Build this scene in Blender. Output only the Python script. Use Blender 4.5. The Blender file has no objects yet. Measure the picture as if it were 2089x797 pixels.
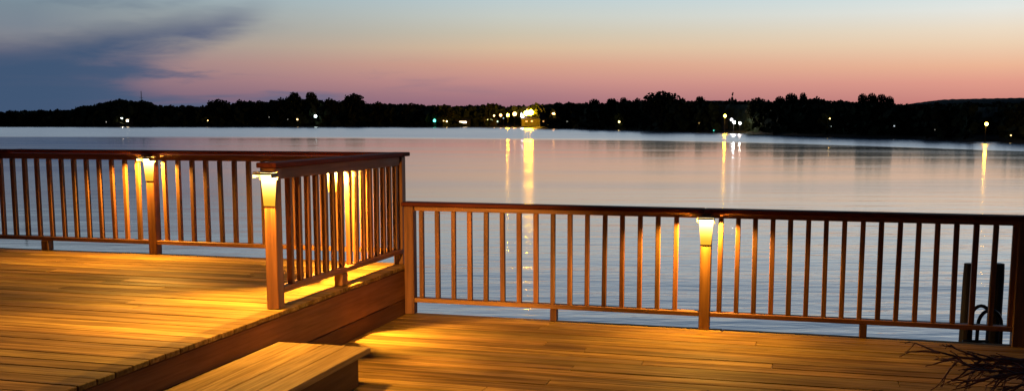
import bpy, bmesh, math, random
from mathutils import Vector, Matrix, noise
R = math.radians
rng = random.Random(11)
sc = bpy.context.scene
col = sc.collection

# ------------------------------------------------------------------ camera, sky, exposure
EYE = 1.71                                  # metres above the lower deck (z = 0)
PITCH = math.atan(274/2100)
cam_d = bpy.data.cameras.new('camera'); cam = bpy.data.objects.new('camera', cam_d); col.objects.link(cam)
cam.location = (0, 0, EYE); cam.rotation_euler = (R(90)-PITCH, 0, 0)
cam_d.sensor_width = 36; cam_d.lens = 36*2100/2089; cam_d.shift_y = 0.0582
cam_d.clip_start = 0.05; cam_d.clip_end = 9000
sc.camera = cam
sc.view_settings.view_transform = 'Standard'; sc.view_settings.look = 'None'
sc.view_settings.exposure = 0; sc.view_settings.gamma = 1

def lin(c):
    return tuple(((x/255)/12.92 if x/255 <= .04045 else ((x/255+.055)/1.055)**2.4) for x in c)

class NT:
    """tiny node-tree helper"""
    def __init__(s, nt): s.nt = nt; s.nt.nodes.clear()
    def n(s, t, **k):
        o = s.nt.nodes.new(t)
        for a, b in k.items(): setattr(o, a, b)
        return o
    def l(s, a, b): s.nt.links.new(a, b)
    def val(s, sock, x):
        if isinstance(x, (int, float)): sock.default_value = x
        elif isinstance(x, (tuple, list)): sock.default_value = x
        else: s.l(x, sock)
    def m(s, op, a, b=0.0, c=0.0, clamp=False):
        o = s.n('ShaderNodeMath', operation=op); o.use_clamp = clamp
        s.val(o.inputs[0], a); s.val(o.inputs[1], b); s.val(o.inputs[2], c)
        return o.outputs[0]
    def mr(s, v, a, b, c=0.0, d=1.0, smooth=True):
        o = s.n('ShaderNodeMapRange'); o.interpolation_type = 'SMOOTHSTEP' if smooth else 'LINEAR'
        s.val(o.inputs[0], v); s.val(o.inputs[1], a); s.val(o.inputs[2], b); s.val(o.inputs[3], c); s.val(o.inputs[4], d)
        return o.outputs[0]
    def mix(s, f, a, b, mode='MIX'):
        o = s.n('ShaderNodeMix'); o.data_type = 'RGBA'; o.blend_type = mode
        s.val(o.inputs[0], f)
        for i, x in ((6, a), (7, b)):
            if isinstance(x, tuple): o.inputs[i].default_value = (*x[:3], 1)
            else: s.l(x, o.inputs[i])
        return o.outputs[2]
    def ramp(s, f, stops):
        o = s.n('ShaderNodeValToRGB'); r = o.color_ramp
        while len(r.elements) < len(stops): r.elements.new(0.5)
        for e, (p, c) in zip(r.elements, stops):
            e.position = p; e.color = (*c[:3], 1)
        s.l(f, o.inputs[0]); return o.outputs[0]
    def noise(s, vec, scale, detail=3, rough=.5, dist=0.0):
        o = s.n('ShaderNodeTexNoise'); s.l(vec, o.inputs['Vector'])
        o.inputs['Scale'].default_value = scale; o.inputs['Detail'].default_value = detail
        o.inputs['Roughness'].default_value = rough; o.inputs['Distortion'].default_value = dist
        return o.outputs['Fac']
    def mapping(s, vec, scale=(1, 1, 1), loc=(0, 0, 0), rot=(0, 0, 0)):
        o = s.n('ShaderNodeMapping'); s.l(vec, o.inputs[0])
        o.inputs['Location'].default_value = loc; o.inputs['Rotation'].default_value = rot; o.inputs['Scale'].default_value = scale
        return o.outputs[0]

def build_world():
    w = bpy.data.worlds.new('World'); sc.world = w; w.use_nodes = True
    T = NT(w.node_tree)
    g = T.n('ShaderNodeTexCoord').outputs['Generated']
    sx = T.n('ShaderNodeSeparateXYZ'); T.l(g, sx.inputs[0]); X, Y, Z = sx.outputs
    # azimuth and elevation of the sky direction, in units of 1/1000 radian-ish
    ysafe = T.m('MAXIMUM', Y, 0.05)
    az = T.m('DIVIDE', X, ysafe)                     # tan azimuth, 0 = straight ahead
    el = T.m('DIVIDE', Z, ysafe)
    az = T.m('MINIMUM', T.m('MAXIMUM', az, -1.2), 1.2)
    elz = T.m('MINIMUM', T.m('MAXIMUM', Z, 0.0), 1.0)
    e2 = T.m('MULTIPLY', elz, 2.0)
    k = 2/2100.0
    def stops(lst, tail):
        o = [((246-y)*k, lin(c)) for y, c in lst]
        o += [(p, lin(c)) for p, c in tail]
        return o
    up = [(.32, (178, 194, 208)), (.58, (106, 138, 170)), (1.0, (34, 52, 82))]
    right = T.ramp(e2, stops([(246, (180, 100, 104)), (200, (212, 142, 130)), (176, (225, 156, 138)), (146, (236, 182, 150)),
                              (108, (237, 208, 178)), (80, (236, 220, 198)), (45, (229, 231, 225)), (0, (206, 228, 235))], up))
    cen = T.ramp(e2, stops([(246, (140, 96, 112)), (205, (166, 118, 128)), (168, (199, 143, 137)), (135, (214, 162, 140)),
                            (102, (216, 188, 158)), (74, (205, 195, 174)), (40, (199, 204, 196)), (0, (186, 205, 211))], up))
    left = T.ramp(e2, stops([(246, (90, 88, 110)), (205, (112, 98, 120)), (170, (132, 112, 126)), (135, (138, 124, 134)),
                             (102, (132, 132, 140)), (74, (124, 134, 146)), (40, (122, 138, 150)), (0, (128, 154, 166))], up))
    f1 = T.mr(az, -.46, 0.0, smooth=False); f2 = T.mr(az, 0.0, .46, smooth=False)
    base = T.mix(f2, T.mix(f1, left, cen), right)
    # clouds: one blue-grey wedge rising to the right, thin bars near the horizon
    cv = T.n('ShaderNodeCombineXYZ'); T.l(az, cv.inputs[0]); T.l(el, cv.inputs[1])
    nz = T.noise(T.mapping(cv.outputs[0], (6, 26, 1), rot=(0, 0, R(-9))), 1.0, 4, .55)
    nb = T.noise(T.mapping(cv.outputs[0], (4, 40, 1), rot=(0, 0, R(-7)), loc=(3, 1, 0)), 1.0, 3, .5)
    nf = T.m('SUBTRACT', T.noise(T.mapping(cv.outputs[0], (14, 75, 1), rot=(0, 0, R(-14)), loc=(1, 7, 0)), 1.0, 4, .6, .4), .5)
    n0 = T.m('SUBTRACT', nz, .5); n1 = T.m('SUBTRACT', nb, .5)
    e_ = T.m('ADD', T.m('ADD', el, T.m('MULTIPLY', n0, .034)), T.m('ADD', T.m('MULTIPLY', n1, .012), T.m('MULTIPLY', nf, .020)))
    upper = T.m('ADD', .116, T.m('MULTIPLY', T.m('ADD', az, .245), .165))       # top edge
    lower = T.m('ADD', .094, T.m('MULTIPLY', T.m('ADD', az, .245), .50))         # bottom edge
    m1 = T.mr(T.m('SUBTRACT', upper, e_), -.006, .024)
    m2 = T.mr(T.m('SUBTRACT', e_, lower), -.016, .022)
    m3 = T.mr(az, -.275, -.205, 1, 0)
    w1 = T.m('MULTIPLY', T.m('MULTIPLY', m1, m2), m3)
    w1 = T.m('MULTIPLY', w1, T.m('ADD', .80, T.m('ADD', T.m('MULTIPLY', n1, 1.3), T.m('MULTIPLY', nf, 1.0))), clamp=True)
    # low band hugging the horizon from the far left to mid right
    band = T.mr(T.m('ADD', el, T.m('MULTIPLY', n0, .03)), .046, .018)
    fade = T.mr(az, -.30, .12, 1.0, .0)
    bars = T.mr(nb, .44, .60)
    w2 = T.m('MULTIPLY', T.m('MULTIPLY', band, fade), T.m('ADD', T.mr(az, -.3, -.42, .12, .75), T.m('MULTIPLY', bars, .8)), clamp=True)
    mid = T.m('MULTIPLY', T.mr(el, .014, .026), T.mr(el, .066, .046))
    w3 = T.m('MULTIPLY', T.m('MULTIPLY', T.mr(T.m('ADD', nb, T.m('MULTIPLY', nf, .5)), .47, .66), mid), T.mr(az, .0, -.25, 0, .7), clamp=True)
    hi = T.m('MULTIPLY', T.mr(nz, .48, .68), T.mr(el, .07, .095))
    w4 = T.m('MULTIPLY', hi, T.mr(az, -.14, -.42, 0, .4), clamp=True)
    cc = T.mix(T.mr(az, -.46, -.16), lin((64, 86, 116)), lin((98, 104, 132)))
    c = base
    w5 = T.m('MULTIPLY', T.m('MULTIPLY', T.mr(az, -.33, -.45), T.mr(T.m('ADD', el, T.m('MULTIPLY', n0, .03)), .085, .055)), .8)
    for w_ in (w4, w3, w5, w2, w1): c = T.mix(w_, c, cc)
    # the eastern half of the sky, behind the viewer, is already night
    back = T.mr(Y, -.25, .3, 0, 1)
    c = T.mix(back, T.mix(T.mr(Z, 0, 1), lin((24, 32, 50)), lin((16, 26, 46))), c)
    c = T.mix(T.mr(Z, -.02, 0.0), lin((10, 12, 16)), c)
    bg = T.n('ShaderNodeBackground'); T.l(c, bg.inputs[0]); bg.inputs[1].default_value = 1.0
    out = T.n('ShaderNodeOutputWorld'); T.l(bg.outputs[0], out.inputs[0])
build_world()

# ------------------------------------------------------------------ materials
def mat(name, f):
    m = bpy.data.materials.new(name); m.use_nodes = True; T = NT(m.node_tree)
    out = T.n('ShaderNodeOutputMaterial'); f(T, out); return m
def pbsdf(T, out, colour, rough=.6, bump=None, bs=.2, dist=.01, spec=.4, metal=0):
    b = T.n('ShaderNodeBsdfPrincipled')
    if isinstance(colour, tuple): b.inputs['Base Color'].default_value = (*colour, 1)
    else: T.l(colour, b.inputs['Base Color'])
    T.val(b.inputs['Roughness'], rough); b.inputs['Specular IOR Level'].default_value = spec
    b.inputs['Metallic'].default_value = metal
    if bump is not None:
        u = T.n('ShaderNodeBump'); u.inputs['Strength'].default_value = bs; u.inputs['Distance'].default_value = dist
        T.l(bump, u.inputs['Height']); T.l(u.outputs[0], b.inputs['Normal'])
    T.l(b.outputs[0], out.inputs[0]); return b

def wood(name, dark, mid, light, axis, rough=.55, wear=.5, spec=.35):
    """stained lumber: grain stretched along its length, every board with its own tone"""
    def f(T, out):
        tc = T.n('ShaderNodeTexCoord').outputs['Object']
        at = T.n('ShaderNodeAttribute'); at.attribute_name = 'rnd'
        off = T.n('ShaderNodeVectorMath', operation='ADD'); T.l(tc, off.inputs[0])
        mul = T.n('ShaderNodeVectorMath', operation='SCALE'); T.l(at.outputs['Color'], mul.inputs[0]); mul.inputs['Scale'].default_value = 37.0
        T.l(mul.outputs[0], off.inputs[1]); v = off.outputs[0]
        s = [34, 34, 34]; s[axis] = 1.6
        grain = T.noise(T.mapping(v, tuple(s)), 1.0, 5, .6, .3)
        s2 = [9, 9, 9]; s2[axis] = .8
        cloud = T.noise(T.mapping(v, tuple(s2)), 1.0, 3, .55)
        blot = T.noise(tc, 1.3, 3, .6)
        c = T.ramp(grain, [(.30, dark), (.52, mid), (.74, light)])
        c = T.mix(T.mr(cloud, .42, .72, 0, wear), c, dark)
        sep = T.n('ShaderNodeSeparateColor'); T.l(at.outputs['Color'], sep.inputs[0])
        k = T.m('ADD', .60, T.m('MULTIPLY', sep.outputs[0], .72))
        k = T.m('MULTIPLY', k, T.mr(blot, .3, .7, .78, 1.15, smooth=False))
        hsv = T.n('ShaderNodeHueSaturation'); T.l(c, hsv.inputs['Color']); T.l(k, hsv.inputs['Value'])
        T.l(T.m('ADD', .49, T.m('MULTIPLY', sep.outputs[1], .016)), hsv.inputs['Hue'])
        rg = T.mr(cloud, .3, .7, rough-.12, rough+.12, smooth=False)
        pbsdf(T, out, hsv.outputs[0], rg, grain, .35, .004, spec)
    return mat(name, f)
deck_pal = ((.12, .068, .017), (.33, .21, .050), (.47, .315, .085))
rail_pal = ((.12, .050, .015), (.23, .105, .030), (.32, .155, .048))
M = {}
M['deck'] = wood('stained_decking', *deck_pal, 0, .72, .8, .08)
M['step'] = wood('stained_step_boards', (.20, .13, .045), (.36, .25, .095), (.48, .36, .16), 1, .7, .5, .1)
M['rail_x'] = wood('rail_lumber_across', *rail_pal, 0)
M['rail_y'] = wood('rail_lumber_deep', *rail_pal, 1)
M['rail_z'] = wood('rail_lumber_upright', *rail_pal, 2)
cap_pal = ((.07, .018, .008), (.13, .032, .012), (.18, .050, .020))  # dark weathered caps, with the lamps' ambient red painted into the colour
M['cap_x'] = wood('weathered_lamplit_cap_across', *cap_pal, 0, .7, .5, .12)
M['cap_y'] = wood('weathered_lamplit_cap_deep', *cap_pal, 1, .7, .5, .12)
M['fascia'] = wood('fascia_lumber', (.095, .038, .016), (.135, .055, .024), (.165, .070, .032), 1, .7, .3, .1)
M['pile'] = mat('tarred_piling', lambda T, o: pbsdf(T, o, T.ramp(T.noise(T.mapping(T.n('ShaderNodeTexCoord').outputs['Object'], (20, 20, 2)), 1, 4), [(.3, (.012, .010, .009)), (.7, (.035, .028, .022))]), .8))
M['metal'] = mat('dark_metal', lambda T, o: pbsdf(T, o, T.ramp(T.noise(T.n('ShaderNodeTexCoord').outputs['Object'], 30, 3), [(.3, (.02, .018, .016)), (.7, (.05, .04, .032))]), .45, metal=.7))
M['bark'] = mat('bark', lambda T, o: pbsdf(T, o, T.ramp(T.noise(T.n('ShaderNodeTexCoord').outputs['Object'], 9, 4), [(.3, (.02, .013, .01)), (.7, (.06, .04, .028))]), .9))
M['twig'] = mat('reddish_twig', lambda T, o: pbsdf(T, o, T.ramp(T.noise(T.n('ShaderNodeTexCoord').outputs['Object'], 25, 3), [(.3, (.10, .045, .028)), (.7, (.22, .10, .06))]), .85))
def leafmat(name, a, b):
    return mat(name, lambda T, o: pbsdf(T, o, T.ramp(T.noise(T.n('ShaderNodeTexCoord').outputs['Object'], .6, 4), [(.35, a), (.65, b)]), .9, spec=.1))
M['leaf'] = leafmat('dark_foliage', (.018, .026, .012), (.042, .055, .024))
M['leaf2'] = leafmat('foliage_olive', (.024, .028, .014), (.050, .052, .026))
M['farbank'] = mat('dark_bank', lambda T, o: pbsdf(T, o, T.ramp(T.noise(T.n('ShaderNodeTexCoord').outputs['Object'], .2, 5), [(.35, (.012, .014, .009)), (.65, (.035, .034, .022))]), .95, spec=.1))
M['siding'] = mat('dark_siding', lambda T, o: pbsdf(T, o, T.ramp(T.noise(T.n('ShaderNodeTexCoord').outputs['Object'], .8, 4), [(.3, (.03, .026, .02)), (.7, (.06, .05, .04))]), .8))
M['bank'] = mat('earth_bank', lambda T, o: pbsdf(T, o, T.ramp(T.noise(T.n('ShaderNodeTexCoord').outputs['Object'], .4, 5), [(.35, (.03, .032, .018)), (.65, (.07, .062, .04))]), .95, spec=.1))
M['hill'] = mat('far_wooded_hill', lambda T, o: pbsdf(T, o, T.ramp(T.noise(T.n('ShaderNodeTexCoord').outputs['Object'], .05, 5), [(.35, (.03, .04, .03)), (.65, (.06, .07, .05))]), .95, spec=.05))
M['plaster'] = mat('pale_wall', lambda T, o: pbsdf(T, o, T.ramp(T.noise(T.n('ShaderNodeTexCoord').outputs['Object'], .8, 4), [(.3, (.035, .03, .02)), (.7, (.065, .055, .04))]), .8))
M['roof'] = mat('roof_shingle', lambda T, o: pbsdf(T, o, T.ramp(T.noise(T.n('ShaderNodeTexCoord').outputs['Object'], 2, 4), [(.3, (.03, .028, .028)), (.7, (.07, .06, .055))]), .85))
M['lead'] = mat('steel_pole', lambda T, o: pbsdf(T, o, T.ramp(T.noise(T.n('ShaderNodeTexCoord').outputs['Object'], 1, 4), [(.3, (.05, .05, .05)), (.7, (.09, .09, .09))]), .6, metal=.3))
def glow(colour, strength):
    key = 'glow_%d_%d_%d_%d' % (*[int(c*99) for c in colour], int(strength*10))
    if key not in M:
        def f(T, o):
            e = T.n('ShaderNodeEmission'); e.inputs[0].default_value = (*colour, 1); e.inputs[1].default_value = strength
            T.l(e.outputs[0], o.inputs[0])
        M[key] = mat(key, f)
    return M[key]

def shade_glow(top, low, z0, z1):  # lamp bloom painted as emission, white at the top fading to yellow below
    def f(T, o):
        z = T.n('ShaderNodeSeparateXYZ'); T.l(T.n('ShaderNodeTexCoord').outputs['Object'], z.inputs[0])
        k = T.m('POWER', T.mr(z.outputs[2], z0, z1, 0.0, 1.0, smooth=False), 2.2)
        c = T.mix(k, (1.0, .47, .03), (1.0, .76, .38))
        e = T.n('ShaderNodeEmission'); T.l(c, e.inputs[0]); T.l(T.m('ADD', low, T.m('MULTIPLY', k, top)), e.inputs[1])
        T.l(e.outputs[0], o.inputs[0])
    return mat('painted_bloom', f)

def water_mat():
    def f(T, out):
        geo = T.n('ShaderNodeNewGeometry').outputs['Position']
        s = T.n('ShaderNodeSeparateXYZ'); T.l(geo, s.inputs[0]); X, Y, Z = s.outputs
        # the wind-ruffled belt along the far shore: its near edge follows the shoreline
        fc = T.n('ShaderNodeFloatCurve'); cu = fc.mapping.curves[0]
        pts = WIND
        x0, x1 = -400., 400.; ymax = 500.
        ps = [((x-x0)/(x1-x0), y/ymax) for x, y in pts]
        cu.points[0].location = ps[0]; cu.points[1].location = ps[-1]
        for q in ps[1:-1]: cu.points.new(*q)
        fc.mapping.update()
        T.l(T.mr(X, x0, x1, smooth=False), fc.inputs['Value'])
        lim = T.m('MULTIPLY', fc.outputs[0], ymax)
        wob = T.noise(T.mapping(geo, (.012, .05, 1)), 1, 3)
        lim = T.m('MULTIPLY', lim, T.m('ADD', .97, T.m('MULTIPLY', wob, .06)))
        belt = T.mr(T.m('DIVIDE', Y, lim), .93, 1.10)
        # ripples
        a = T.noise(T.mapping(geo, (.55, 1.9, 1), rot=(0, 0, R(6))), 1.0, 4, .55)
        b = T.noise(T.mapping(geo, (.10, .42, 1), rot=(0, 0, R(-9)), loc=(5, 2, 0)), 1.0, 3, .5)
        c = T.noise(T.mapping(geo, (2.2, 6.0, 1), rot=(0, 0, R(3))), 1.0, 2, .5)
        h = T.m('ADD', T.m('ADD', T.m('MULTIPLY', a, .036), T.m('MULTIPLY', b, .14)), T.m('MULTIPLY', c, .010))
        gust = T.noise(T.mapping(geo, (.02, .09, 1), loc=(9, 4, 0)), 1, 3)
        far = T.mr(Y, 12, 80, .6, .05)
        bu = T.n('ShaderNodeBump'); bu.inputs['Distance'].default_value = 1.0
        T.l(T.m('MULTIPLY', far, T.m('ADD', .55, T.m('MULTIPLY', gust, .9))), bu.inputs['Strength']); T.l(h, bu.inputs['Height'])
        gl = T.n('ShaderNodeBsdfAnisotropic'); gl.distribution = 'GGX'
        gl.inputs['Color'].default_value = (.98, .93, .92, 1)
        rough = T.m('ADD', .075, T.m('MULTIPLY', T.mr(gust, .35, .7), .05))
        rough = T.m('ADD', rough, T.m('MULTIPLY', belt, .12))
        T.l(rough, gl.inputs['Roughness'])
        # at a glancing angle only the near faces of the wavelets are seen: lean the mean facet a degree towards the deck's shore
        lean = T.n('ShaderNodeCombineXYZ'); T.l(T.m('MULTIPLY', T.m('ADD', T.mr(Y, 30, 120, 0.0, .009), T.m('MULTIPLY', belt, .036)), -1.0), lean.inputs[1])
        va = T.n('ShaderNodeVectorMath', operation='ADD'); T.l(bu.outputs[0], va.inputs[0]); T.l(lean.outputs[0], va.inputs[1])
        vn = T.n('ShaderNodeVectorMath', operation='NORMALIZE'); T.l(va.outputs[0], vn.inputs[0])
        T.l(vn.outputs[0], gl.inputs['Normal'])
        df = T.n('ShaderNodeBsdfDiffuse'); df.inputs[0].default_value = (.03, .055, .085, 1)
        lw = T.n('ShaderNodeFresnel'); lw.inputs['IOR'].default_value = 1.9; T.l(bu.outputs[0], lw.inputs['Normal'])
        mx = T.n('ShaderNodeMixShader'); T.l(T.m('MAXIMUM', T.m('POWER', lw.outputs[0], .6), .3), mx.inputs[0])
        T.l(df.outputs[0], mx.inputs[1]); T.l(gl.outputs[0], mx.inputs[2]); T.l(mx.outputs[0], out.inputs[0])
    return mat('lake_water', f)

# ------------------------------------------------------------------ mesh helpers
class MB:
    def __init__(s): s.bm = bmesh.new(); s.col = s.bm.loops.layers.color.new('rnd')
    def _tint(s, fs):
        c = (rng.random(), rng.random(), rng.random(), 1)
        for f in fs:
            for lp in f.loops: lp[s.col] = c
    def box(s, x0, x1, y0, y1, z0, z1, bev=0.003, jig=0.0):
        b2 = bmesh.new()
        vs = [b2.verts.new((x, y, z)) for x in (x0, x1) for y in (y0, y1) for z in (z0, z1)]
        for q in ((0, 1, 3, 2), (4, 6, 7, 5), (0, 4, 5, 1), (2, 3, 7, 6), (0, 2, 6, 4), (1, 5, 7, 3)): b2.faces.new([vs[i] for i in q])
        if bev: bmesh.ops.bevel(b2, geom=b2.edges[:], offset=bev, segments=1, affect='EDGES')
        if jig:
            for v_ in b2.verts: v_.co += Vector((rng.uniform(-jig, jig), rng.uniform(-jig, jig), rng.uniform(-jig, jig)))
        return s._merge(b2)
    def _merge(s, b2):
        mp = {}; fs = []
        for v_ in b2.verts: mp[v_] = s.bm.verts.new(v_.co)
        for f in b2.faces:
            try: fs.append(s.bm.faces.new([mp[v_] for v_ in f.verts]))
            except ValueError: pass
        b2.free(); s._tint(fs); return fs
    def ring(s, c, r, ax, n):
        ax = ax.normalized(); t = ax.orthogonal().normalized(); b = ax.cross(t)
        return [s.bm.verts.new(c + (t*math.cos(6.28318*i/n) + b*math.sin(6.28318*i/n))*r) for i in range(n)]
    def tube(s, pts, rad, n=8, caps=True):
        pts = [Vector(p) for p in pts]
        if not isinstance(rad, (list, tuple)): rad = [rad]*len(pts)
        rs = []; fs = []
        t0 = None
        for i, p in enumerate(pts):
            d = (pts[min(i+1, len(pts)-1)] - pts[max(i-1, 0)]).normalized()
            if t0 is None: t0 = d.orthogonal().normalized()
            t0 = (t0 - d*t0.dot(d)).normalized(); b = d.cross(t0)
            rs.append([s.bm.verts.new(p + (t0*math.cos(6.28318*k/n) + b*math.sin(6.28318*k/n))*rad[i]) for k in range(n)])
        for a, b in zip(rs, rs[1:]):
            for k in range(n): fs.append(s.bm.faces.new((a[k], a[(k+1) % n], b[(k+1) % n], b[k])))
        if caps:
            fs.append(s.bm.faces.new(rs[0][::-1])); fs.append(s.bm.faces.new(rs[-1]))
        s._tint(fs); return fs
    def poly(s, pts):
        f = s.bm.faces.new([s.bm.verts.new(p) for p in pts]); s._tint([f]); return f
    def build(s, name, m, parent=None, smooth=False):
        me = bpy.data.meshes.new(name); bmesh.ops.recalc_face_normals(s.bm, faces=s.bm.faces[:]) if not getattr(s, 'norec', False) else None
        s.bm.to_mesh(me); s.bm.free()
        me.materials.append(m)
        if smooth:
            for p in me.polygons: p.use_smooth = True
        o = bpy.data.objects.new(name, me); col.objects.link(o)
        if parent: o.parent = parent
        return o
def tag(o, label=None, cat=None, group=None, kind=None):
    if label: o['label'] = label
    if cat: o['category'] = cat
    if group: o['group'] = group
    if kind: o['kind'] = kind
    return o
TH = R(-15.6)
ORG = Vector((-0.947, 9.1, 0))
DU = Vector((math.cos(TH), math.sin(TH), 0)); DV = Vector((-math.sin(TH), math.cos(TH), 0))
def W(u, v, z=0): return ORG + DU*u + DV*v + Vector((0, 0, z))
def thing(name, label, cat, u=None, v=0, z=0, loc=None, rz=None, group=None):
    o = bpy.data.objects.new(name, None); col.objects.link(o); o.empty_display_size = .2
    o.location = loc if loc is not None else W(u, v, z)
    o.rotation_euler = (0, 0, TH if rz is None else rz)
    return tag(o, label, cat, group)
def PX(x, D, y=None, z=None):
    """world point at depth D (metres ahead) seen in direction of photo column x, row y"""
    c, s_ = math.cos(PITCH), math.sin(PITCH)
    dx = (x-1044.5)/2100
    if y is None: y = 246
    dz = -(y-520)/2100
    v_ = Vector((dx, c+s_*dz, -s_+c*dz)); k_ = D/v_.y
    p = Vector((v_.x*k_, D, EYE+v_.z*k_))
    if z is not None: p.z = z
    return p

# ------------------------------------------------------------------ setting: lake, ground, far shore
WZ = -2.79; HW = EYE - WZ
SHORE = [(-900, 258.3), (-300, 258.3), (0, 258.3), (400, 258.5), (700, 258.4), (800, 258.6), (905, 259.2), (960, 258.7), (1060, 259.4),
         (1120, 262.3), (1160, 261.8), (1215, 264.2), (1290, 265.3), (1350, 268.2), (1420, 268.8), (1480, 270.6), (1560, 273.6), (1640, 276.6), (1740, 280.0),
         (1830, 281.8), (1870, 282.4), (1905, 286.0), (1940, 285.4), (1990, 288.8), (2040, 288.4), (2089, 290.6), (2300, 299), (2900, 318)]
def shore_y(x):
    for (a, ya), (b, yb) in zip(SHORE, SHORE[1:]):
        if a <= x <= b: return ya + (yb-ya)*(x-a)/(b-a)
    return SHORE[-1][1] if x > 0 else SHORE[0][1]
def shore_D(x): return HW*2100/(shore_y(x)-246)*1.0
_belt = [(-600, 278.5), (0, 278.5), (400, 279), (1000, 282.5), (1250, 284.5), (1400, 287.5), (1640, 293), (1850, 300), (2089, 308), (2500, 322)]
WIND = []
for x_, y_ in _belt:
    d_ = HW*2100/(y_-246); WIND.append(((x_-1044.5)/2100*d_, d_))
WIND = [(-400, WIND[0][1])] + WIND + [(400, WIND[-1][1]*.6)]
WIND = [p for i, p in enumerate(WIND) if i == 0 or p[0] > WIND[i-1][0]]
b = MB(); b.poly([(-5000, -300, WZ), (5000, -300, WZ), (5000, 6000, WZ), (-5000, 6000, WZ)])
tag(b.build('water', water_mat()), kind='structure')

# far bank rising behind the shoreline
def far_ground():
    b = MB(); rows = []
    xs = list(range(-900, 2901, 20))
    for x in xs:
        D = shore_D(x); r = []
        for dd, h in ((-6, -.6), (0, .12), (3, .6), (14, 1.3), (60, 2.2), (220, 4.5), (900, 8), (3500, 10)):
            p = PX(x, D+dd*(D/500+.35)); jit = noise.noise(Vector((x*.013, dd*.05, 2)))*min(h, 2)*.5
            p.z = WZ + h + jit; r.append(b.bm.verts.new(p))
        rows.append(r)
    for a, c in zip(rows, rows[1:]):
        for i in range(len(a)-1): b.bm.faces.new((a[i], c[i], c[i+1], a[i+1]))
    tag(b.build('far_ground', M['farbank'], smooth=True), kind='structure')
far_ground()
# distant ridges seen over the trees on the right
def ridge(pts, D, depth, name):
    b = MB(); rows = []
    x = pts[0][0]
    while x <= pts[-1][0]:
        for (a, ya), (c, yc) in zip(pts, pts[1:]):
            if a <= x <= c: y = ya+(yc-ya)*(x-a)/(c-a); break
        y += noise.noise(Vector((x*.11, D, 1)))*1.3 + noise.noise(Vector((x*.5, D, 7)))*.8
        p = PX(x, D, y); r = []
        for kd, kh in ((0, 0), (depth*.3, .75), (depth*.5, 1), (depth, .9), (depth*2, .3)):
            q = PX(x, D+kd-depth*.5); q.z = WZ + (p.z-WZ)*kh; r.append(b.bm.verts.new(q))
        rows.append(r); x += 4
    for a, c in zip(rows, rows[1:]):
        for i in range(len(a)-1): b.bm.faces.new((a[i], c[i], c[i+1], a[i+1]))
    tag(b.build(name, M['hill'], smooth=True), kind='structure')
ridge([(1780, 222), (1840, 214), (1880, 208), (1925, 203), (1980, 201.5), (2089, 199.5), (2300, 198), (2700, 205)], 900, 160, 'hills')
ridge([(1340, 215), (1400, 208), (1450, 205), (1500, 206), (1580, 212), (1700, 218)], 1100, 160, 'hills')

# near bank under and beside the decks
def near_ground():
    b = MB(); rows = []
    for i in range(0, 41):
        u = -22 + i*1.0; r = []
        for v, z in ((-40, -.1), (-14, -.18), (-9, -.25), (-5, -.42), (-3, -.75), (-1.8, -1.6), (-.9, -2.6), (-.2, -3.4)):
            zz = z + noise.noise(Vector((u*.5, v*.6, 0)))*.12
            r.append(b.bm.verts.new(W(u, v, zz)))
        rows.append(r)
    for a, c in zip(rows, rows[1:]):
        for k in range(len(a)-1): b.bm.faces.new((a[k], c[k], c[k+1], a[k+1]))
    tag(b.build('ground', M['bank'], smooth=True), kind='structure')
near_ground()

# ------------------------------------------------------------------ decks
def decking(b, u0, u1, v0, v1, z, wd=.139, gap=.006, th=.032, jag=.006):
    v = v1
    while v > v0:
        w_ = wd
        cuts = [u0]
        x = u0 + rng.uniform(1.2, 4.6)
        while x < u1-1.0: cuts.append(x); x += rng.choice((3.0, 3.66, 4.27, 4.88))
        cuts.append(u1 + rng.uniform(-jag, jag)*.1)
        for a, c in zip(cuts, cuts[1:]):
            dz = rng.uniform(-.0025, .0015)
            b.box(a+(.0015 if a != u0 else 0), c-.0015, v-w_, v, z-th+dz, z+dz, .004)
        v -= w_+gap
UZ = .43
t = thing('lower_deck', 'lower lake deck of golden brown boards spreading in front of the long right-hand railing', 'deck', 0, 0)
b = MB(); decking(b, .004, 5.09, -9.6, .045, 0); b.build('decking', M['deck'], t)
b = MB(); b.box(.0, 5.09, -.012, .026, -.26, -.036); b.build('rim_joist', M['rail_x'], t)
b = MB(); b.box(5.052, 5.09, -9.6, -.014, -.26, -.036); b.build('rim_joist', M['rail_y'], t)
for u in (.2, 1.8, 3.4, 4.9):
    for v in (-.25, -2.6, -5.0, -7.6):
        b = MB(); b.box(u-.07, u+.07, v-.07, v+.07, -3.6 if v > -2 else -1.4, -.05); b.build('support_post', M['pile'], t)
t = thing('upper_deck', 'raised upper deck of golden brown boards at the left, one step above the lower deck', 'deck', 0, 0, 0)
b = MB(); decking(b, -12.0, .006, -9.6, .125, UZ); b.build('decking', M['deck'], t)
b = MB(); b.box(-.034, -.002, -9.6, .10, .135, UZ-.037, .004); b.build('fascia_board', M['fascia'], t)
b = MB(); b.box(-.034, -.004, -9.6, .10, -.14, .128, .004); b.build('fascia_board', M['fascia'], t)
b = MB(); b.box(-12, -.036, .07, .108, UZ-.30, UZ-.036); b.build('rim_joist', M['rail_x'], t)
for u in (-.3, -2.6, -5.1, -7.6, -10):
    for v in (-.15, -2.6, -5.0, -7.6):
        b = MB(); b.box(u-.07, u+.07, v-.07, v+.07, -3.6 if v > -2 else -1.4, UZ-.05); b.build('support_post', M['pile'], t)

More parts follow.
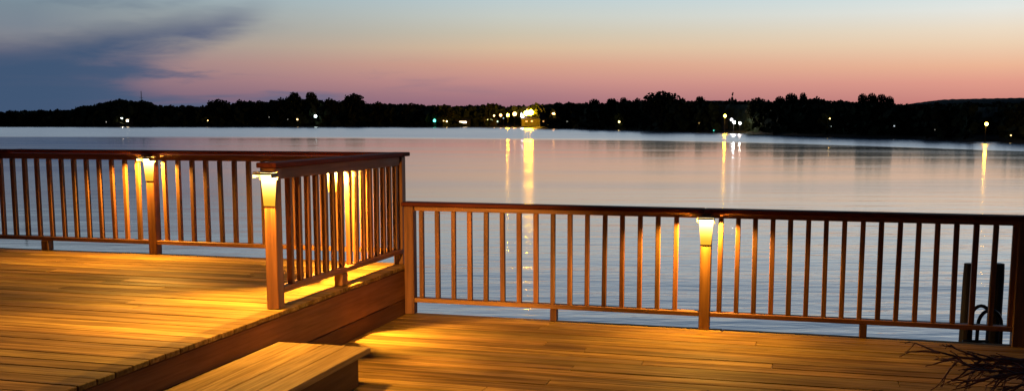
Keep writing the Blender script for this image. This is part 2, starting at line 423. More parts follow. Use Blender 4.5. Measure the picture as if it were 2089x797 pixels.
# the wooden step between the two levels
t = thing('deck_step', 'low wooden box step with four long planks against the side of the upper deck', 'step', 0, 0, 0)
n_, u0, u1 = 4, .008, .685
w_ = (u1-u0)/n_
for i in range(n_):
    b = MB(); e = rng.uniform(-.004, .004)
    b.box(u0+i*w_+.003, u0+(i+1)*w_-.003, -6.2, -2.375+e, .198, .236+rng.uniform(-.001, .001), .004); b.build('tread_plank', M['step'], t)
b = MB(); b.box(.612, .648, -6.15, -2.50, .004, .196); b.build('side_board', M['fascia'], t)
b = MB(); b.box(.012, .610, -2.54, -2.502, .004, .196); b.build('end_board', M['rail_x'], t)

# ------------------------------------------------------------------ railings
PW = .0445   # half width of a 4x4 post
def post(parent, u, v, z0, z1, name='post', hw=PW, hv=None):
    hv = hv or hw
    b = MB(); b.box(u-hw, u+hw, v-hv, v+hv, z0, z1, .005); return b.build(name, M['rail_z'], parent)
def baluster(parent, u, v, z0, z1):
    b = MB(); j = rng.uniform(-.003, .003); hw = .0195 + rng.uniform(-.001, .001)
    b.box(u-hw, u+hw, v-hw, v+hw, z0, z1, .003)
    tl = rng.uniform(-.005, .005); tv = rng.uniform(-.003, .003)
    for q in b.bm.verts:
        k_ = (q.co.z-z0)/(z1-z0); q.co.x += tl*(k_-.5); q.co.y += tv*(k_-.5)
    return b.build('baluster', M['rail_z'], parent)

# lower railing, along the water
t = thing('deck_railing', 'long lower baluster railing crossing the right half in front of the lake', 'railing', 0, 0)
b = MB(); b.box(-.012, 2.62, -.078, .066, .965, 1.0, .006); b.box(2.622, 5.3, -.078, .066, .964, .999, .006); b.build('cap_rail', M['cap_x'], t)
for a, c in ((.092, 2.592), (2.684, 4.97)):
    b = MB(); b.box(a, c, -.018, .022, .922, .963); b.build('top_rail', M['rail_x'], t)
    b = MB(); b.box(a, c, -.040, .044, .110, .148); b.build('bottom_rail', M['rail_x'], t)
lo_posts = [.045, 2.638, 5.02]
post(t, .045, 0, .002, .963); post(t, 2.638, 0, .002, .963)
post(t, 5.015, 0, -.30, .963, hw=.05)
for u in (1.36, 3.885): post(t, u, 0, .002, .108, 'foot_block', .028, .040)
for k in range(16): baluster(t, .153+.1493*k, 0, .149, .921)
for k in range(17): baluster(t, 2.755+.1372*k, 0, .149, .921)

# upper railing along the water
t = thing('deck_railing', 'upper baluster railing along the lake at the left, holding one glowing lamp', 'railing', 0, .08, UZ)
b = MB(); b.box(-12, -4.2, -.078, .066, .963, .998, .006); b.box(-4.198, -.131, -.078, .066, .965, 1.0, .006); b.build('cap_rail', M['cap_x'], t)
prev = -12
ps = [-10.1, -7.6, -5.1, -2.619, -.085]
for u in ps: post(t, u, 0, .002, .963 if u > -.2 or u < -4.3 else .963)
edges = [(-12, ps[0])] + list(zip(ps, ps[1:]))
for i, (a, c) in enumerate(edges):
    a2 = a + (PW+.001 if i else 0); c2 = c-PW-.001
    b = MB(); b.box(a2, c2, -.018, .022, .905, .961 if 1 else 0); b.build('top_rail', M['rail_x'], t)
    b = MB(); b.box(a2, c2, -.040, .044, .100, .138); b.build('bottom_rail', M['rail_x'], t)
    if i: post(t, (a+c)/2 if a != -5.1 else -3.86, 0, .002, .098, 'foot_block', .042, .042)
u = -4.364 + 10*.1440
for k in range(12): baluster(t, -4.364+.1443*k, 0, .139, .904)
for k in range(16): baluster(t, -2.482+.1493*k, 0, .139, .904)
x = -4.364-.1443
while x > -12: 
    if all(abs(x-p) > .075 for p in ps): baluster(t, x, 0, .139, .904)
    x -= .1443

# side railing, running from the corner towards the viewer
t = thing('deck_railing', 'short baluster railing running from the far corner to the big lit post beside the step', 'railing', -.08, .08, UZ)
SF = -2.31
b = MB(); b.box(-.078, .070, SF-.075, -.080, .966, 1.001, .006); b.box(-.078+.0, .070, -.0795, .085, .966, 1.001, .006); b.build('cap_rail', M['cap_y'], t)
b = MB(); b.box(-.018, .022, SF+.048, -.050, .885, .964); b.build('top_rail', M['rail_y'], t)
b = MB(); b.box(-.042, .042, SF+.048, -.050, .105, .143); b.build('bottom_rail', M['rail_y'], t)
post(t, .0, SF, .002, .964)
post(t, .0, -1.26, .002, .103, 'foot_block', .036, .05)
for k in range(15): baluster(t, .0, -2.081+.1405*k, .144, .884)

# ------------------------------------------------------------------ deck lamps
WARM = (1.0, .49, .07)
BLOOM = shade_glow(8.0, 1.15, -.215, .0); BLOOM2 = shade_glow(70.0, 3.0, -.20, .0)
def lamp_fixture(u, v, z, face, power, label, group='post lamps under the deck rails', round_shade=False):
    """z = underside of the hood; 'face' rotates the lamp so that its back (local +y) lies on the post"""
    t = thing('post_lamp', label, 'lamp', u, v, z, rz=TH+face, group=group)
    b = MB()
    dp = -.125 if round_shade else -.092
    b.box(-.068, .068, dp, -.001, .012, .018, .002)
    b.box(-.068, -.065, dp, -.001, -.022, .0115, .001); b.box(.065, .068, dp, -.001, -.022, .0115, .001)
    b.box(-.0645, .0645, dp, dp+.003, -.004, .0115, .001)
    if not round_shade: b.box(-.068, .068, -.0019, -.0006, -.040, .018, 0)
    b.build('hood', M['metal'], t)
    b = MB(); n = 8
    if round_shade:
        b.tube([(0, -.076, .006), (0, -.076, -.08), (0, -.076, -.20)], [.047, .041, .031], 14)
    else:
        rs = []
        for hw, zz in [(.060, .008), (.0555, -.05), (.051, -.11), (.046, -.17), (.042, -.215)]:
            rs.append([b.bm.verts.new(p) for p in [(-hw, -.002, zz)] + [(-hw*.96*math.cos(math.pi*k/n), -.0025-.006*math.sin(math.pi*k/n)*(1+zz/.225), zz) for k in range(n+1)] + [(hw, -.002, zz)]])
        for a, c in zip(rs, rs[1:]):
            m_ = len(a)
            for k in range(m_): b.bm.faces.new((a[k], a[(k+1) % m_], c[(k+1) % m_], c[k]))
        b.bm.faces.new(rs[0]); b.bm.faces.new(rs[-1])
    b.build('bloom_shade', BLOOM2 if round_shade else BLOOM, t)  # glowing shape added to carry the blown-out light around the bulb
    ld = bpy.data.lights.new('bulb', 'POINT'); ld.energy = power; ld.color = WARM; ld.shadow_soft_size = .012
    lo = bpy.data.objects.new('bulb', ld); col.objects.link(lo); lo.parent = t; lo.location = (.0, -.052, -.002) if not round_shade else (.0, -.012, -.010)
    return t
LP = 190
lamp_fixture(2.638, -PW-.001, .922, 0, LP, 'glowing lamp on the middle post of the lower railing', 'post lamps under the deck rails')
lamp_fixture(-2.619, .08-PW-.001, UZ+.925, 0, LP*1.05, 'glowing lamp on the post of the upper lakeside railing, leftmost of the lamps')
lamp_fixture(-.08, .08+SF-PW-.001, UZ+.925, 0, LP*1.1, 'glowing lamp on the big front post beside the step, left of the side balusters')
lamp_fixture(-.08-.021-.001, -1.095, UZ+.925, R(-90), LP*3.8, 'glowing lamp seen between the balusters of the side railing', round_shade=True)
b = MB()

# house light behind the viewer's left shoulder
t = thing('wall_lantern', 'house lantern on a bracket post', 'lantern', .9, -11.5, UZ)
b = MB(); b.tube([(0, 0, -.6), (0, 0, 2.2)], .05); b.build('post', M['metal'], t)
b = MB(); b.box(-.09, .09, -.09, .09, 2.22, 2.5); b.build('lantern_head', M['metal'], t)
ld = bpy.data.lights.new('bulb', 'SPOT'); ld.energy = 9000; ld.color = (1, .46, .10); ld.shadow_soft_size = .12; ld.spot_size = R(14); ld.spot_blend = 1.0
lo = bpy.data.objects.new('bulb', ld); col.objects.link(lo)
lo.location = W(.9, -11.3, UZ+2.2)
lo.rotation_euler = (W(.5, .1, .40)-lo.location).to_track_quat('-Z', 'Y').to_euler()
_m = t.matrix_world.copy()
bpy.context.view_layer.update(); lo.parent = t; lo.matrix_parent_inverse = t.matrix_world.inverted()

# ------------------------------------------------------------------ swim platform, pilings and ladder beyond the railing
t = thing('swim_platform', 'low dark swim platform on the water beyond the right end of the railing', 'platform', 4.1, .35, -.75)
b = MB(); decking(b, 0, 2.2, 0, 1.35, 0); b.build('decking', M['pile'], t)
for du in (.15, 2.0):
    for dv in (.2, 1.1):
        b = MB(); b.tube([(du, dv, -2.6), (du, dv, -.04)], .07); b.build('support_post', M['pile'], t)
def piling(px, px2, w0, w1, lab):
    D = 8.75
    p1 = PX(px, D, 537); p0 = PX(px2, D, 696)
    b = MB(); d = (p1-p0)/(p1.z-p0.z)
    base = p1 + d*(-3.6-p1.z)
    o = thing('mooring_piling', lab, 'piling', loc=base, rz=0, group='pilings beyond the railing')
    top = p1-base
    b.tube([(0, 0, 0), top*.5, top*.97, top], [w1*1.25, w1*1.05, w0*1.02, w0*.94], 10); b.build('pile', M['pile'], o)
piling(1979, 1969, .050, .058, 'dark wooden piling left of the ladder, behind the right end of the railing')
piling(2036, 2025, .056, .062, 'dark wooden piling right of the ladder, behind the right end of the railing')
def arch(D, xa, xb, ytop):
    a = PX(xa, D, 700); c = PX(xb, D, 700); zt = PX(xa, D, ytop).z
    a.z = c.z = -.74; r = (c-a).length/2; pts = [a]
    mid = (a+c)/2; ax = (c-a).normalized()
    for k in range(11):
        an = math.pi*(1-k/10); pts.append(mid + ax*r*.9*math.cos(an)*(1.0) + Vector((0, 0, 1))*(zt-.13 + .13*math.sin(an)))
        pts[-1].z = zt-.13+.13*math.sin(an)
    pts.append(c); return pts
lt = thing('swim_ladder', 'dark metal ladder with arched handrail standing between the two pilings', 'ladder', loc=PX(2015, 8.6, z=-.75), rz=0)
org = lt.location.copy()
b = MB(); b.tube([p-org for p in arch(8.6, 1990, 2043, 632)], .016, 8); b.build('handrail', M['metal'], lt, True)
b = MB(); b.tube([p-org for p in arch(8.95, 1974, 2020, 623)], .016, 8); b.build('handrail', M['metal'], lt, True)
for z in (-.45, -.15):
    a = PX(1990, 8.6, z=z); c = PX(2043, 8.6, z=z)
    b = MB(); b.tube([a-org, c-org], .013, 8); b.build('rung', M['metal'], lt, True)

# ------------------------------------------------------------------ shrub reaching in from the right
def shrub():
    base = W(5.75, -2.3, -.6)
    t = thing('bare_shrub', 'twiggy bare reddish shrub leaning in over the deck at the lower right corner', 'shrub', loc=base, rz=0)
    b = MB(); b.tube([(0, 0, 0), (-.03, 0, .35), (-.10, .02, .70), (-.18, .05, .95)], [.035, .03, .024, .018], 8); b.build('stem', M['bark'], t)
    r2 = random.Random(5)
    def grow(b, p, d, L, r, lvl):
        n = 6; pts = [p.copy()]; q = p.copy(); dd = d.normalized()
        for i in range(n):
            dd = (dd + Vector((r2.uniform(-.2, .2), r2.uniform(-.2, .2), r2.uniform(-.2, .16))) + (d.normalized()-dd)*.3).normalized()
            q = q + dd*L/n; pts.append(q.copy())
            if lvl > 0 and i > 0:
                for s_ in range(r2.choice((1, 2, 2)) if lvl == 3 else r2.choice((0, 0, 1))):
                    side = Vector((r2.uniform(-.8, .6), r2.uniform(-.8, .8), r2.uniform(-.75, .45)))
                    grow(b, q, dd*.8+side*.75, min(L*r2.uniform(.22, .45), .20), r*.5, lvl-1)
        b.tube(pts, [max(r*(1-i/(n+1)*.8), .0022) for i in range(n+1)], 5, caps=False)
    starts = [((2170, 5.5, 744), (1935, 5.45, 736), .016), ((2170, 5.6, 730), (1985, 5.6, 718), .014), ((2180, 5.4, 762), (2010, 5.35, 762), .015), ((2160, 5.5, 737), (1960, 5.5, 744), .014),
              ((2170, 5.5, 752), (2040, 5.4, 776), .012), ((2170, 5.6, 737), (2010, 5.6, 730), .013), ((2150, 5.4, 752), (2050, 5.4, 742), .013), ((2170, 5.6, 727), (2060, 5.5, 722), .012)]
    trunk_top = Vector((-.10, .02, .72))
    for (xs, Ds, ys), (xe, De, ye), r in starts:
        st = PX(xs, Ds, ys)-base; e = PX(xe, De, ye)-base
        b = MB(); b.tube([trunk_top+Vector((0, 0, r2.uniform(-.3, .2))), (trunk_top+st)/2+Vector((0, 0, .05)), st], [r*1.5, r*1.2, r], 6)
        grow(b, st, e-st, (e-st).length*1.0, r, 3); b.build('branch', M['twig'], t)
shrub()

# ------------------------------------------------------------------ far trees
SKY = [(-300, 232), (0, 230), (60, 227), (110, 228), (150, 224), (165, 219), (200, 214), (225, 208), (250, 205), (275, 207), (300, 209), (325, 218), (350, 217), (400, 218),
       (430, 217), (475, 212), (490, 208), (540, 209), (570, 206), (590, 204), (640, 208), (670, 205), (700, 206), (750, 212), (800, 214), (840, 214), (880, 216), (950, 217),
       (1000, 215), (1015, 214), (1025, 219), (1060, 217), (1100, 214), (1150, 212), (1180, 211), (1230, 211), (1290, 206), (1330, 204), (1380, 204), (1430, 208), (1480, 208),
       (1540, 207), (1600, 207), (1655, 201), (1700, 207), (1750, 209), (1820, 214), (1850, 215), (1880, 214), (1960, 213), (2089, 211), (2300, 214), (2900, 222)]
def sky_y(x):
    for (a, ya), (c, yc) in zip(SKY, SKY[1:]):
        if a <= x <= c: return ya+(yc-ya)*(x-a)/(c-a)
    return 220
def woodland():
    r3 = random.Random(3)
    b = MB(); b.norec = True
    # leaf clumps through the depth of the wood
    x = -300.
    while x < 2600:
        D0 = shore_D(x); bump = noise.noise(Vector((x*.06, 0, 0)))*2.2 + noise.noise(Vector((x*.21, 3, 0)))*1.8
        ty = sky_y(x)+1.5+bump; by = shore_y(x)-1.5
        lit = 1000 < x < 1120
        n = 15 if x < 2100 else 6
        if 1462 < x < 1530 or 1985 < x < 2045: D0 *= 1.16
        for i in range(n):
            D = D0*(1+r3.random()*.16) + 3
            y = ty + (by+2.5-ty)*(r3.random()**1.15)
            if lit and y > 232: D = D0*1.13+25+r3.random()*20
            p = PX(x+r3.uniform(-3, 3), D, y)
            if p.z < WZ+.3: p.z = WZ+.3+r3.random()*.6
            s_ = D*.0021*r3.uniform(.7, 1.7)*(1.6 if y > ty+8 else .8)
            ax = Vector((r3.gauss(0, 1), r3.gauss(0, 1), r3.gauss(0, 1))).normalized(); t_ = ax.orthogonal().normalized(); u_ = ax.cross(t_)
            k_ = r3.randint(5, 6); vs = [b.bm.verts.new(p+(t_*math.cos(6.283*j/k_)+u_*math.sin(6.283*j/k_))*s_*r3.uniform(.6, 1.25)) for j in range(k_)]
            b.bm.faces.new(vs)
        x += 1.0
    # the dense inner mass, an uneven hedge with real depth
    for back in (0, 1):
        rows = []; x = -300.
        while x <= 2600:
            D0 = shore_D(x); y = sky_y(x)+5+noise.noise(Vector((x*.05, back, 0)))*2.5
            lit = 1000 < x < 1120
            off = (.03+.06*back)*D0+10
            if lit: off = .14*D0+30+back*15
            pt = PX(x, D0+off, y); r = []
            for k_ in range(7):
                f = k_/6; q = PX(x+noise.noise(Vector((x*.2, k_, back)))*3, D0+off+noise.noise(Vector((x*.08, k_*2.1, back)))*6+ (f**3)*10)
                q.z = WZ+.6+(pt.z-WZ-.6)*f; r.append(b.bm.verts.new(q))
            rows.append(r); x += 6
        for a, c in zip(rows, rows[1:]):
            for k_ in range(6): b.bm.faces.new((a[k_], c[k_], c[k_+1], a[k_+1]))
    o = b.build('woodland', M['leaf'])
    tag(o, kind='stuff'); o['label'] = 'dark mass of far shore woodland along the lake'; o['category'] = 'woodland'
woodland()

def crown_mesh(name, lobes, n, leaf, seed, m, zs=1.0):
    """leaf clumps through the volume of several lobes, unit tree: height 1, widest +-.5"""
    r4 = random.Random(seed); me = bpy.data.meshes.new(name); vs = []; fs = []
    tot = sum(l[3]*l[3] for l in lobes)
    for (cx, cz, cy_, rr) in lobes:
        k = int(n*rr*rr/tot)
        for i in range(k):
            d = Vector((r4.gauss(0, 1), r4.gauss(0, 1), r4.gauss(0, 1))).normalized()
            p = Vector((cx, cy_, cz)) + Vector((d.x, d.y, d.z*zs))*rr*(r4.random()**.45)*r4.uniform(.82, 1.12)
            if p.z < .1: continue
            ax = Vector((r4.gauss(0, 1), r4.gauss(0, 1), r4.gauss(0, 1))).normalized(); t_ = ax.orthogonal().normalized(); u_ = ax.cross(t_)
            s_ = leaf*r4.uniform(.5, 1.5); q = len(vs)
            for j in range(5): vs.append(p+(t_*math.cos(1.2566*j)+u_*math.sin(1.2566*j))*s_*r4.uniform(.6, 1.2))
            fs.append(tuple(range(q, q+5)))
    me.from_pydata(vs, [], fs); me.materials.append(m); return me
def trunk_mesh(seed, lobes):
    r4 = random.Random(seed); b = MB()
    b.tube([(0, 0, 0), (.01, 0, .2), (-.01, .01, .45), (0, 0, .72)], [.035, .026, .018, .008], 7)
    for (cx, cz, cy_, rr) in lobes[:6]:
        z0 = r4.uniform(.22, .45); b.tube([(0, 0, z0), (cx*.5, cy_*.5, (z0+cz)/2+.02), (cx, cy_, cz)], [.015, .010, .004], 5)
    o = b.build('tmp', M['bark']); me = o.data; bpy.data.objects.remove(o); return me
KINDS = []
shapes = {
 'ball': [(0, .86, 0, .36), (-.2, .70, .1, .3), (.2, .72, -.1, .3), (0, .56, 0, .4), (0, .38, 0, .42)],
 'dome': [(-.2, .74, .05, .22), (.2, .74, -.05, .22), (0, .78, 0, .2), (-.34, .6, 0, .16), (.34, .6, 0, .16), (0, .62, 0, .30), (-.25, .52, .05, .24), (.26, .54, -.04, .23), (.05, .76, .02, .20), (-.14, .70, -.1, .2), (.16, .40, .1, .22), (-.1, .36, -.1, .22), (.15, .72, .08, .18)],
 'tall': [(0, .80, 0, .16), (-.12, .66, .02, .18), (.14, .62, 0, .18), (0, .48, .04, .22), (-.15, .38, 0, .2), (.16, .36, .02, .2)],
 'clump': [(-.28, .66, 0, .17), (0, .78, .04, .19), (.27, .68, 0, .17), (-.12, .5, .1, .22), (.16, .48, -.1, .22), (.0, .34, 0, .26), (.38, .5, 0, .14), (-.38, .48, 0, .14)],
 'snag': [(0, .93, 0, .055), (-.02, .78, .0, .09), (-.20, .74, .02, .09), (.20, .72, 0, .10), (.0, .58, .02, .18), (-.14, .48, 0, .17), (.15, .46, 0, .18)],
}
for i, (k_, lb) in enumerate(shapes.items()):
    KINDS.append((k_, crown_mesh('crown_'+k_, lb, 3000, .030 if k_ != 'snag' else .022, 20+i, M['leaf'] if i % 2 == 0 else M['leaf2'], .36 if k_ == 'ball' else .9), trunk_mesh(40+i, lb)))
kd = {k: (c, t_) for k, c, t_ in KINDS}
def tree(x, w, top, kind, lab, dD=1.0):
    D = shore_D(x)*dD + 9
    zt = PX(x, D, top).z; zb = WZ+.9; h = (zt-zb)/.96; wd = w/2100*D/(.95 if kind != 'tall' else .62)
    base = PX(x, D); base.z = zb
    o = thing('tree', lab, 'tree', loc=base, rz=rng.uniform(0, .5)*rng.choice((-1, 1)), group='far shore trees')
    o.scale = (wd, wd, h)
    for nm, me in (('crown', kd[kind][0]), ('trunk', kd[kind][1])):
        q = bpy.data.objects.new(nm, me); col.objects.link(q); q.parent = o
TREES = [
 (22, 46, 225, 'clump', 'low round far tree at the extreme left end of the shore'),
 (85, 40, 223, 'dome', 'small round far tree, second bump from the left end of the shore'),
 (118, 34, 222, 'clump', 'small far tree just left of where the left treeline steps up'),
 (172, 48, 215, 'dome', 'far tree at the foot of the left hump of the treeline'),
 (205, 44, 210, 'clump', 'far tree left of the two white cottage lights, on the rising hump'),
 (246, 52, 201, 'dome', 'rounded far tree right above the two white cottage lights'),
 (292, 44, 204, 'dome', 'round far tree in front of the thin radio mast'),
 (350, 44, 214, 'clump', 'low far tree in the flat stretch right of the radio mast'),
 (390, 38, 215, 'dome', 'low far tree just left of the lone round dome tree'),
 (447, 56, 202, 'dome', 'lone round dome-shaped far tree left of a small gap in the treeline'),
 (490, 36, 203, 'clump', 'far tree immediately right of the small gap in the treeline'),
 (530, 46, 205, 'dome', 'even-topped far tree left of the peaked tree above the orange light'),
 (574, 40, 199, 'clump', 'far tree on the left shoulder of the peaked tree'),
 (602, 46, 187, 'tall', 'tall peaked far tree above the small orange shore light'),
 (636, 30, 190, 'ball', 'narrow far tree with a knobbed top above the bluish white light'),
 (672, 44, 200, 'clump', 'far tree between the knobbed tree and the broad square-topped one'),
 (723, 52, 190, 'dome', 'broad square-topped far tree standing above its neighbours in the left half'),
 (772, 42, 207, 'clump', 'low far tree just right of the broad square-topped tree'),
 (840, 46, 210, 'dome', 'low far tree over the end of the upper railing cap'),
 (905, 44, 214, 'clump', 'low far tree above the teal shore light'),
 (1005, 34, 211, 'dome', 'far tree at the left of the bright marina lights'),
 (1160, 44, 208, 'clump', 'far tree right of the separate yellow lamp by the marina'),
 (1212, 30, 204, 'ball', 'small round far tree left of the big central hump'),
 (1249, 32, 203, 'ball', 'small round far tree above the lone yellow light left of the big hump'),
 (1272, 22, 201, 'ball', 'slim pointed far tree between the small round tree and the big hump'),
 (1300, 40, 200, 'clump', 'far tree on the left shoulder of the big central hump'),
 (1350, 86, 186, 'dome', 'largest dome-shaped far tree, forming the big hump right of the marina'),
 (1392, 36, 200, 'clump', 'far tree on the right shoulder of the big hump'),
 (1428, 26, 199, 'ball', 'small flat-topped far tree before the pale ridge'),
 (1493, 28, 190, 'snag', 'far tree with a thin knobby leader above the white floodlights', 1.35),
 (1545, 50, 199, 'dome', 'wide low far tree right of the knobby-topped tree'),
 (1590, 28, 199, 'ball', 'small ragged far tree left of the high clump'),
 (1613, 34, 193, 'ball', 'higher ragged far tree at the left of the high clump'),
 (1637, 20, 192, 'ball', 'thin knob-topped far tree beside the high clump'),
 (1665, 40, 197, 'clump', 'far tree falling away right of the knob-topped pair'),
 (1712, 36, 204, 'dome', 'low far tree above the small amber light with the faint one below'),
 (1758, 26, 194, 'ball', 'left ball of the row of round trees on the right shore'),
 (1777, 26, 193, 'ball', 'second ball of the row of round trees on the right shore'),
 (1797, 28, 195, 'ball', 'third ball of the row of round trees on the right shore'),
 (1813, 24, 199, 'ball', 'last and lowest ball of the row of round trees on the right shore'),
 (1850, 40, 211, 'clump', 'low far tree in the dip right of the row of round trees'),
 (1910, 46, 209, 'dome', 'far tree where the wooded hill starts to rise'),
 (1975, 44, 207, 'clump', 'far tree before the hill, left of the bright amber right-hand light', 1.15),
 (2035, 44, 206, 'dome', 'far tree before the hill, right of the bright amber right-hand light', 1.15),
 (2085, 44, 206, 'clump', 'far tree at the extreme right edge of the shore'),
]
for a in TREES: tree(*a)

# radio mast on the left shore
D = shore_D(290)+60
p1 = PX(290.5, D, 186); base = PX(290.5, D); base.z = WZ+2
t = thing('radio_mast', 'thin lattice mast poking above the treeline at far left', 'mast', loc=base, rz=0)
h = p1.z-base.z
b = MB()
for k in range(3):
    a = k*2.094; b.tube([(.9*math.cos(a), .9*math.sin(a), 0), (.18*math.cos(a), .18*math.sin(a), h)], .10, 4)
for i in range(30):
    z = h*i/30; z2 = h*(i+1)/30; w0 = .9-.72*i/30; w1 = .9-.72*(i+1)/30; a = (i % 3)*2.094; c = ((i+1) % 3)*2.094
    b.tube([(w0*math.cos(a), w0*math.sin(a), z), (w1*math.cos(c), w1*math.sin(c), z2)], .05, 4)
b.build('lattice', M['lead'], t)
b = MB(); b.tube([(-1.6, 0, h*.80), (1.6, 0, h*.80)], .10, 4); b.tube([(-1.1, 0, h*.72), (1.1, 0, h*.72)], .09, 4); b.build('crossbar', M['lead'], t)

# channel stake whose tip shows over the left rail cap
p = PX(43.5, 60, 303); base = p.copy(); base.z = WZ-1
t = thing('channel_stake', 'dark stake in the water whose tip pokes above the left end of the upper rail', 'stake', loc=base, rz=0)
b = MB(); b.tube([(0, 0, 0), (.02, 0, p.z-base.z)], [.06, .045], 7); b.build('stake', M['pile'], t)

# ------------------------------------------------------------------ shore buildings
def house(x, y0, y1, w, lab, panes, roofh=.35, name='lake_house', cat='house', back=6):
    """walls between photo rows y1 (eaves) and the bank; panes: (x0,x1,y0,y1,colour,strength)"""
    D = shore_D(x)+back; base = PX(x, D); base.z = WZ+.9
    ww = w/2100*D; dep = ww*.55; hz = PX(x, D, y1).z-base.z
    t = thing(name, lab, cat, loc=base, rz=0)
    b = MB(); b.box(-ww/2, ww/2, 0, dep, 0, hz, .02); b.build('wall', M['plaster' if 1030 < x < 1120 else 'siding'], t)
    b = MB(); e = .4; rh = hz*roofh
    A = [(-ww/2-e, -e, hz+.02), (ww/2+e, -e, hz+.02), (ww/2+e, dep+e, hz+.02), (-ww/2-e, dep+e, hz+.02)]
    r0 = (-ww/2-e, dep/2, hz+rh); r1 = (ww/2+e, dep/2, hz+rh)
    vs = [b.bm.verts.new(p) for p in A+[r0, r1]]
    for q in ((0, 1, 5, 4), (3, 4, 5, 2), (0, 4, 3), (1, 2, 5), (0, 3, 2, 1)): b.bm.faces.new([vs[i] for i in q])
    b.build('roof', M['roof'], t)
    for (xa, xb, ya, yb, c, s_) in panes:
        pa = PX(xa, D, ya)-base; pb = PX(xb, D, yb)-base
        b = MB(); b.box(pa.x-.1, pb.x+.1, -.05, -.004, pb.z-.1, pa.z+.1, .01); f = b.build('window', M['roof'], t)
        b = MB(); b.box(pa.x, pb.x, -.08, -.053, pb.z, pa.z, .004); b.build('pane', glow(c, s_), f)
AMB = (1.0, .62, .20); WHT = (1.0, .93, .80); COOL = (.72, .88, 1.0); TEAL = (.10, .95, .70); SOD = (1.0, .47, .13)
house(254, 0, 243, 34, 'cottage at far left with two white lit windows below the hump of trees',
      [(245, 251.5, 243.7, 248.6, (1, .80, .48), 14), (257.5, 262.5, 243.9, 248.3, (1, .80, .45), 9)])
house(944, 0, 246, 30, 'low shore building with one wide warm window right of the teal light', [(937, 951.5, 247.6, 251.0, (1, .72, .42), 9)])
house(1000, 0, 242.5, 26, 'small yellow lit pavilion at the left end of the marina lights', [(994, 1000, 243.5, 246, (.95, .85, .25), 5), (1001, 1005, 242.8, 245.0, (.95, .95, .35), 7)], back=8)
house(1090, 0, 243, 52, 'long marina shed lit yellow by the brightest lamps', [(1072, 1076, 246.5, 248.5, SOD, 3), (1083, 1087, 246, 248.4, SOD, 3)], name='marina_shed', cat='shed', back=30)
house(1109, 0, 244, 15, 'small gabled hut lit yellow at the right of the marina shed', [(1107, 1110, 246.5, 248.5, SOD, 1.5)], roofh=1.1, name='boat_hut', cat='hut', back=9)
house(1500, 0, 243, 46, 'shore house behind the cluster of white floodlights', [(1489.5, 1498, 245.5, 251.5, WHT, 6), (1505, 1514, 249.8, 253.2, (1, .9, .85), 6), (1529, 1532, 250.6, 252.4, AMB, 3)], back=30)

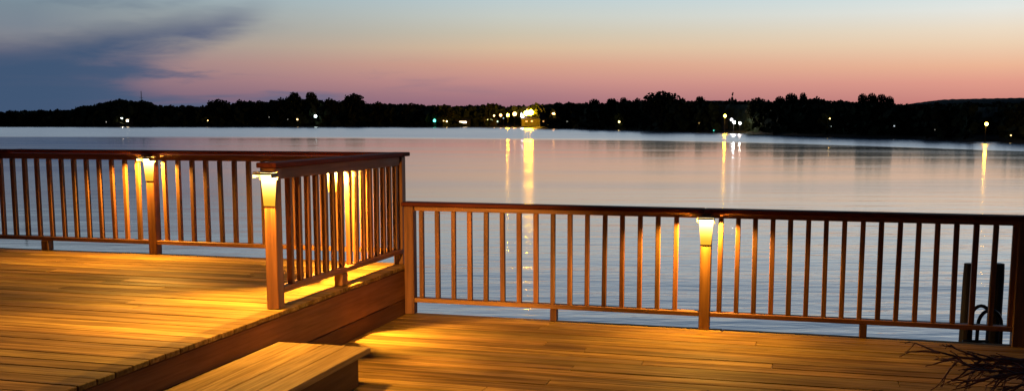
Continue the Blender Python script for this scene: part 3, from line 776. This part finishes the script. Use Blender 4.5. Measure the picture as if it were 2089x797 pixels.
# ------------------------------------------------------------------ far lamps
def shore_lamp(x, y, r, c, s_, lab, back=3, group=None, z=None):
    if s_ >= 90: back = -12*shore_D(x)/500-4
    D = shore_D(x)+back; p = PX(x, D, y); base = p.copy(); base.z = WZ+.4 if back > 0 else WZ-.8
    rr = r/2100*D
    t = thing('shore_lamp', lab, 'lamp', loc=base, rz=0, group='lights on the far shore')
    h = p.z-base.z
    b = MB(); b.tube([(0, rr*.6, 0), (0, rr*.6, h)], min(.07, rr*.3), 6); b.build('pole', M['pile'], t)
    b = MB(); bmesh.ops.create_icosphere(b.bm, subdivisions=2, radius=rr, matrix=Matrix.Translation((0, -rr*.5, h))); b.build('globe', glow((c[0], c[1], min(c[2], 4/s_) if c[2] < .35 and s_ > 5 else c[2]), s_), t, True)
L = [
 (217, 249, .7, WHT, 1.2, 'tiny dim light left of the cottage with two lit windows'),
 (249, 241.5, .9, WHT, 150, 'white lamp over the left window of the far-left cottage'),
 (424, 246, 1.1, AMB, 6, 'small amber light under the lone round dome tree'),
 (549, 239, .7, WHT, .7, 'faint light left of the orange light below the peaked tree'),
 (587, 243.5, .7, WHT, .5, 'faintest light between the faint one and the orange one'),
 (607, 243.5, 1.8, (1, .6, .25), 5, 'small orange light below the tall peaked tree'),
 (644, 237, 2.9, (.75, .97, .95), 8, 'bright bluish white light right of the small orange one'),
 (886.5, 246, 2.8, TEAL, 6, 'teal green light on the shore left of the wide lit window'),
 (905, 246.5, 1.2, AMB, 4, 'tiny amber light just right of the teal one'),
 (911.5, 247.5, 1.5, AMB, 12, 'small amber light between the teal light and the wide lit window'),
 (1008, 236, 1.6, AMB, 12, 'small amber lamp over the yellow lit pavilion'),
 (1021.5, 235, 2.7, SOD, 10, 'yellow sodium lamp, leftmost of the row of three growing to the right'),
 (1036, 234.8, 2.6, SOD, 700, 'yellow sodium lamp, middle of the row of three, with a streak below on the water'),
 (1050, 232.5, 4.0, SOD, 14, 'larger yellow sodium lamp, right of the row of three'),
 (1065.5, 237, 2.4, (1, .88, .95), 90, 'tall white lamp touching the left of the brightest yellow lamps'),
 (1065.0, 232.5, 2.6, (1, .90, .90), 12, 'white upper lamp above the tall white one'),
 (1073.5, 231, 4.8, SOD, 420, 'left one of the brightest yellow lamps with the wide streak below'),
 (1082.5, 229.5, 5.6, SOD, 400, 'right one of the brightest yellow lamps with the wide streak below'),
 (1078, 225, 3.6, SOD, 20, 'topmost of the brightest yellow lamps'),
 (1129, 233, 3.1, SOD, 22, 'separate yellow lamp right of the marina shed'),
 (1015, 247.8, 1.8, (.7, .9, .6), 1.6, 'dim greenish light between the pavilion and the row of three'),
 (1027, 241, 1.4, (.6, .85, .8), .8, 'faint greenish light below the row of three'),
 (1157, 248, 1.8, (.6, .6, .5), .35, 'faint grey glimmer right of the separate yellow lamp'),
 (1263, 248.5, 2.0, (1, .75, .30), 6, 'lone yellow light between the marina and the big hump'),
 (1426, 251, 1.5, AMB, .35, 'very faint light left of the white floodlights'),
 (1479, 236.5, 2.6, (1, .52, .22), 300, 'orange white lamp above left of the white floodlights'),
 (1492, 244, 2.8, (.9, .92, 1.0), 6, 'upper bluish white floodlight of the white cluster'),
 (1497, 249, 2.4, (.96, .98, 1.0), 250, 'brightest white floodlight of the white cluster'),
 (1509.5, 251.3, 2.2, (1, .85, .75), 150, 'pinkish white lamp right of the brightest white floodlight'),
 (1456, 266.3, 1.3, TEAL, 1.6, 'tiny green light at the waterline left of the white cluster'),
 (1693, 243.2, 1.7, (1, .66, .25), 25, 'small amber light, the upper one of a pair in mid right shore'),
 (1696, 257.5, 1.2, (.7, .85, .8), .7, 'faint greenish light under the small amber light'),
 (1824, 257, 1.4, (.8, .9, 1), .8, 'faint white light alone right of the row of round trees'),
 (1907, 264.5, 1.0, WHT, .25, 'barely visible light left of the bright amber right-hand one'),
 (2012, 253, 3.0, (1, .52, .24), 110, 'bright amber light near the right end of the shore'),
 (2062, 276, 1.4, (1, .72, .3), 3, 'small dim amber light near the right edge, close to the waterline'),
]
for a in L: shore_lamp(*a)
